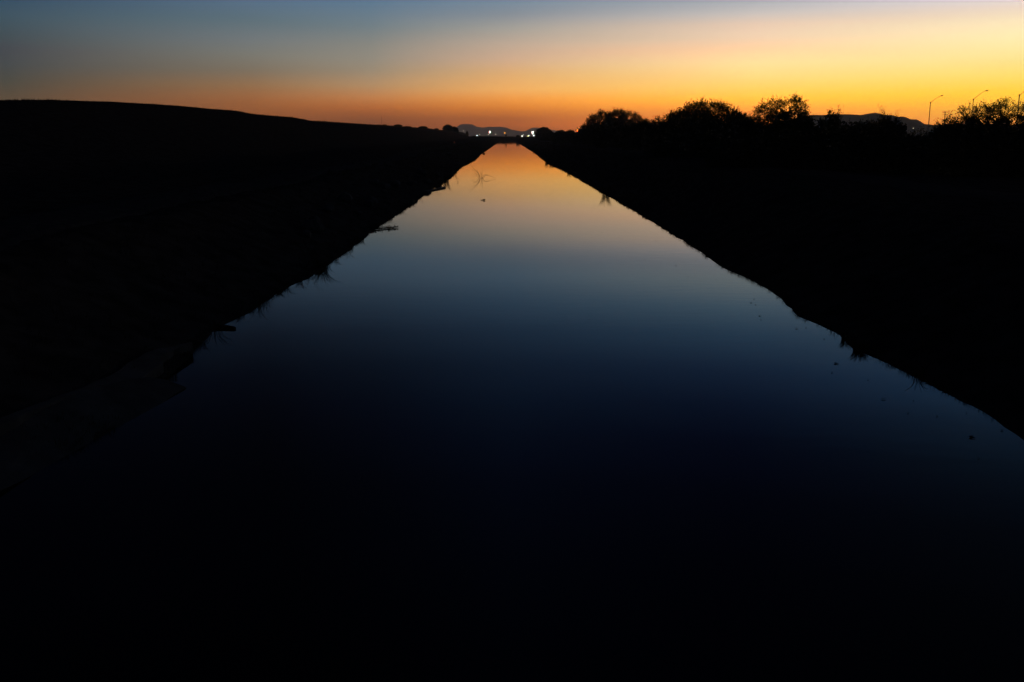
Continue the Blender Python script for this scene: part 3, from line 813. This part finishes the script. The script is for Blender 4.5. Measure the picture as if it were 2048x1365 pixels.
# driftwood mid canal
x, y = at_z(966.5, 400.8, 0.02); u = px_m(y)
t_.tube([(-5.5*u,0,.02),(-3*u,.02,.03),(-.5*u,.03,.045),(1.2*u,.03,.06),(3*u,.02,.05),(4*u,0,.03)], [.008,.02,.03,.055,.045,.012], 8)
tag(t_.build('driftwood', M['wood'], smooth=True, loc=(x, y, 0)), 'short dark piece of driftwood floating alone in mid canal, thick at its right end', 'driftwood')
def log(label, p0, p1, z0, z1, r0, r1, name='log', twigs=0, seed=0):
    x0, y0 = at_z(*p0, z0); x1, y1 = at_z(*p1, z1)
    rnd = random.Random(seed); mb = MB(); n = 8; pts = []; rr = []
    L = math.hypot(x1-x0, y1-y0)
    for i in range(n):
        s = i/(n-1)
        pts.append(((x1-x0)*s+rnd.uniform(-.02,.02)*L*.3, (y1-y0)*s, z0+(z1-z0)*s+rnd.uniform(-.01,.01)))
        rr.append(r0+(r1-r0)*s)
    mb.tube(pts, rr, 9)
    ob = mb.build(name, M['wood'], loc=(x0, y0, 0))
    tag(ob, label, name.replace('_', ' '), None)
    if twigs:
        tw = MB()
        for i in range(twigs):
            s = rnd.uniform(.1, 1.0); k = s*(n-1); i0 = min(n-2, int(k)); q = Vector(pts[i0]).lerp(Vector(pts[i0+1]), k-i0)
            d = Vector((rnd.uniform(-1,1), rnd.uniform(-1,1), rnd.uniform(-.3,.35))).normalized()
            l = rnd.uniform(.12,.42); e = q+d*l
            e.z = max(e.z, .02)
            tw.tube([q, q.lerp(e,.5)+Vector((0,0,.03)), e], [.012,.008,.004], 3, cap=False)
            for _ in range(7):
                pp = q.lerp(e, rnd.uniform(.2,1))
                tw.leaf(pp, Vector((rnd.uniform(-1,1), rnd.uniform(-1,1), rnd.uniform(-.4,.6))).normalized(), (0,0,1), rnd.uniform(.06,.14), .02)
        tw.build('twigs', M['leaf'], ob)
    return ob
log('straight dark log slanting out over the water from the far left bank', (846,384), (890,375.3), .05, .05, .08, .085)
log('leafy fallen branch reaching out over the water from the left bank', (738,459), (792,455), .05, .035, .045, .02, 'fallen_branch', 46, 5)
log('blunt log tip poking out from the near left bank', (430,652), (470,657), .04, .02, .075, .045)
log('tiny upright stick standing in the water off the far left bank', (915.5,363.2), (915.7,362.6), -.1, .15, .02, .02, 'stick')

# leaf litter floating by the right bank
LIT = [(1376,553,5,0),(1432,559,4,0),(1508,599,6,0),(1502,606,5,1),(1511,610,5,0),(1519,632,7,1),(1522,640,4,0),(1593,658,11,0),(1612,656,4,0),(1648,679,4,1),(1671,728,11,2),(1664,746,8,0),(1788,737,5,0),
       (1736,760,5,0),(1767,800,13,0),(1827,803,4,1),(1816,827,8,0),(1874,833,9,0),(1933,827,6,0),(1942,876,13,2),(1957,918,7,0),(2003,862,8,1),(1178,638,7,0),(1312,482,4,0),(1290,520,4,0),(1352,532,5,0),(1205,466,4,0)]
SPECIAL = {10: 'longest dark leaf floating off the right bank below the broad bushy tuft', 19: 'largest clump of floating leaves near the right edge of the picture', 22: 'lone scrap of leaf floating in mid canal away from the right bank',
           14: 'stringy floating leaf scrap below the thin stalks of the right bank'}
for i, (px, py, wpx, kd) in enumerate(LIT):
    rnd = random.Random(300+i); x, y = at_z(px, py, 0); u = px_m(y); w = 1.0*wpx*u
    mb = MB()
    for c in range(1 if kd == 0 else 2 if kd == 1 else 4):
        a = rnd.uniform(-.5,.5); cx = rnd.uniform(-.3,.3)*w*(c > 0); cy = rnd.uniform(-.5,.5)*w*(c > 0)
        l = w*rnd.uniform(.6,1.0)/2; hw = l*rnd.uniform(.3,.5)
        vs = []; fs = []
        prof = [(-1,0),(-.6,.7),(0,1),(.6,.65),(1,0)]
        for s, q in prof:
            for sd in (-1,0,1):
                lx = s*l; ly = sd*q*hw
                vs.append((cx+lx*math.cos(a)-ly*math.sin(a), cy+lx*math.sin(a)+ly*math.cos(a), .006+.012*abs(s)+.010*abs(sd)*q))
        for r_ in range(4):
            for k in range(2): fs.append((r_*3+k, r_*3+k+1, r_*3+k+4, r_*3+k+3))
        mb.add(vs, fs)
    ob = mb.build('floating_leaf', M['wood'], loc=(x, y, 0))
    tag(ob, SPECIAL.get(i, 'small dark scrap of leaf floating on the water toward the right bank'), 'floating leaf', 'leaf scraps floating on the canal')

# ground cover along both banks: nobody could count it
gb = MB(); rg = random.Random(9)
for side in (-1, 1):
    for i in range(4200):
        y = 9 + 380*rg.random()**2.2
        off = .08 + 9*rg.random()**1.6
        x = xl(y)-off if side < 0 else xr(y)+off
        z = ground(x, y); hh = rg.uniform(.06,.22)*(1+.5*nz(x, y, .3, 50))*(1 if off > .6 else .6)
        for k in range(5):
            a = rg.uniform(0, 6.283); l = rg.uniform(.2,.6)*hh
            bx = x+rg.uniform(-.08,.08); by = y+rg.uniform(-.08,.08); w = max(.006, y*.0002)
            gb.add([(bx-w,by,z-.02),(bx+w,by,z-.02),(bx+math.cos(a)*l,by+math.sin(a)*l,z+hh)], [(0,1,2)])
for i in range(5000):                                       # weeds along the levee crest
    y = 95+700*rg.random()**1.6; x = CREST_X+rg.uniform(-3, 3); z = ground(x, y)
    hh = (.03+.18*max(0, nz(x, y, .06, 60)+.1)+.10*rg.random()**4)*(1+y/400); l = hh*rg.uniform(-.4,.4)
    gb.add([(x-.02-y*.0003,y,z-.05),(x+.02+y*.0003,y,z-.05),(x+l,y+rg.uniform(-.1,.1),z+hh)], [(0,1,2)])
for side in (-1, 1):                                        # scruff right on the waterline
    for i in range(1500):
        y = 14+240*rg.random()**1.8
        if nz(side*5, y, .35, 61) < -.05: continue
        x = xl(y)-rg.uniform(-.02,.25) if side < 0 else xr(y)+rg.uniform(-.02,.25)
        hh = rg.uniform(.05,.20); z = max(0, ground(x, y))
        for k in range(4):
            bx = x+rg.uniform(-.06,.06); by = y+rg.uniform(-.06,.06); w = max(.004, y*.00015)
            gb.add([(bx-w,by,z-.03),(bx+w,by,z-.03),(bx-side*rg.uniform(-.3,.9)*hh,by+rg.uniform(-.5,.5)*hh,z+hh*rg.uniform(.4,1))], [(0,1,2)])
o = gb.build('ground_cover', M['grass']); o['kind'] = 'stuff'
o['label'] = 'sparse dry grass and weeds covering the dark canal banks'

# ------------------------------------------------------------------ evening haze
hz_m = bpy.data.materials.new('haze_air'); hz_m.use_nodes = True
t = hz_m.node_tree; t.nodes.clear()
pv = N(t, 'ShaderNodeVolumePrincipled'); mo = N(t, 'ShaderNodeOutputMaterial')
pv.inputs['Color'].default_value = (.92,.92,.95,1)
pv.inputs['Density'].default_value = 7e-5
pv.inputs['Anisotropy'].default_value = .7
t.links.new(pv.outputs[0], mo.inputs['Volume'])
hb = MB(); hb.box((0, 6400, 145), (27000, 13800, 325))
o = hb.build('haze', hz_m); o['kind'] = 'stuff'; o['label'] = 'thin brownish evening haze in the air over the plain'
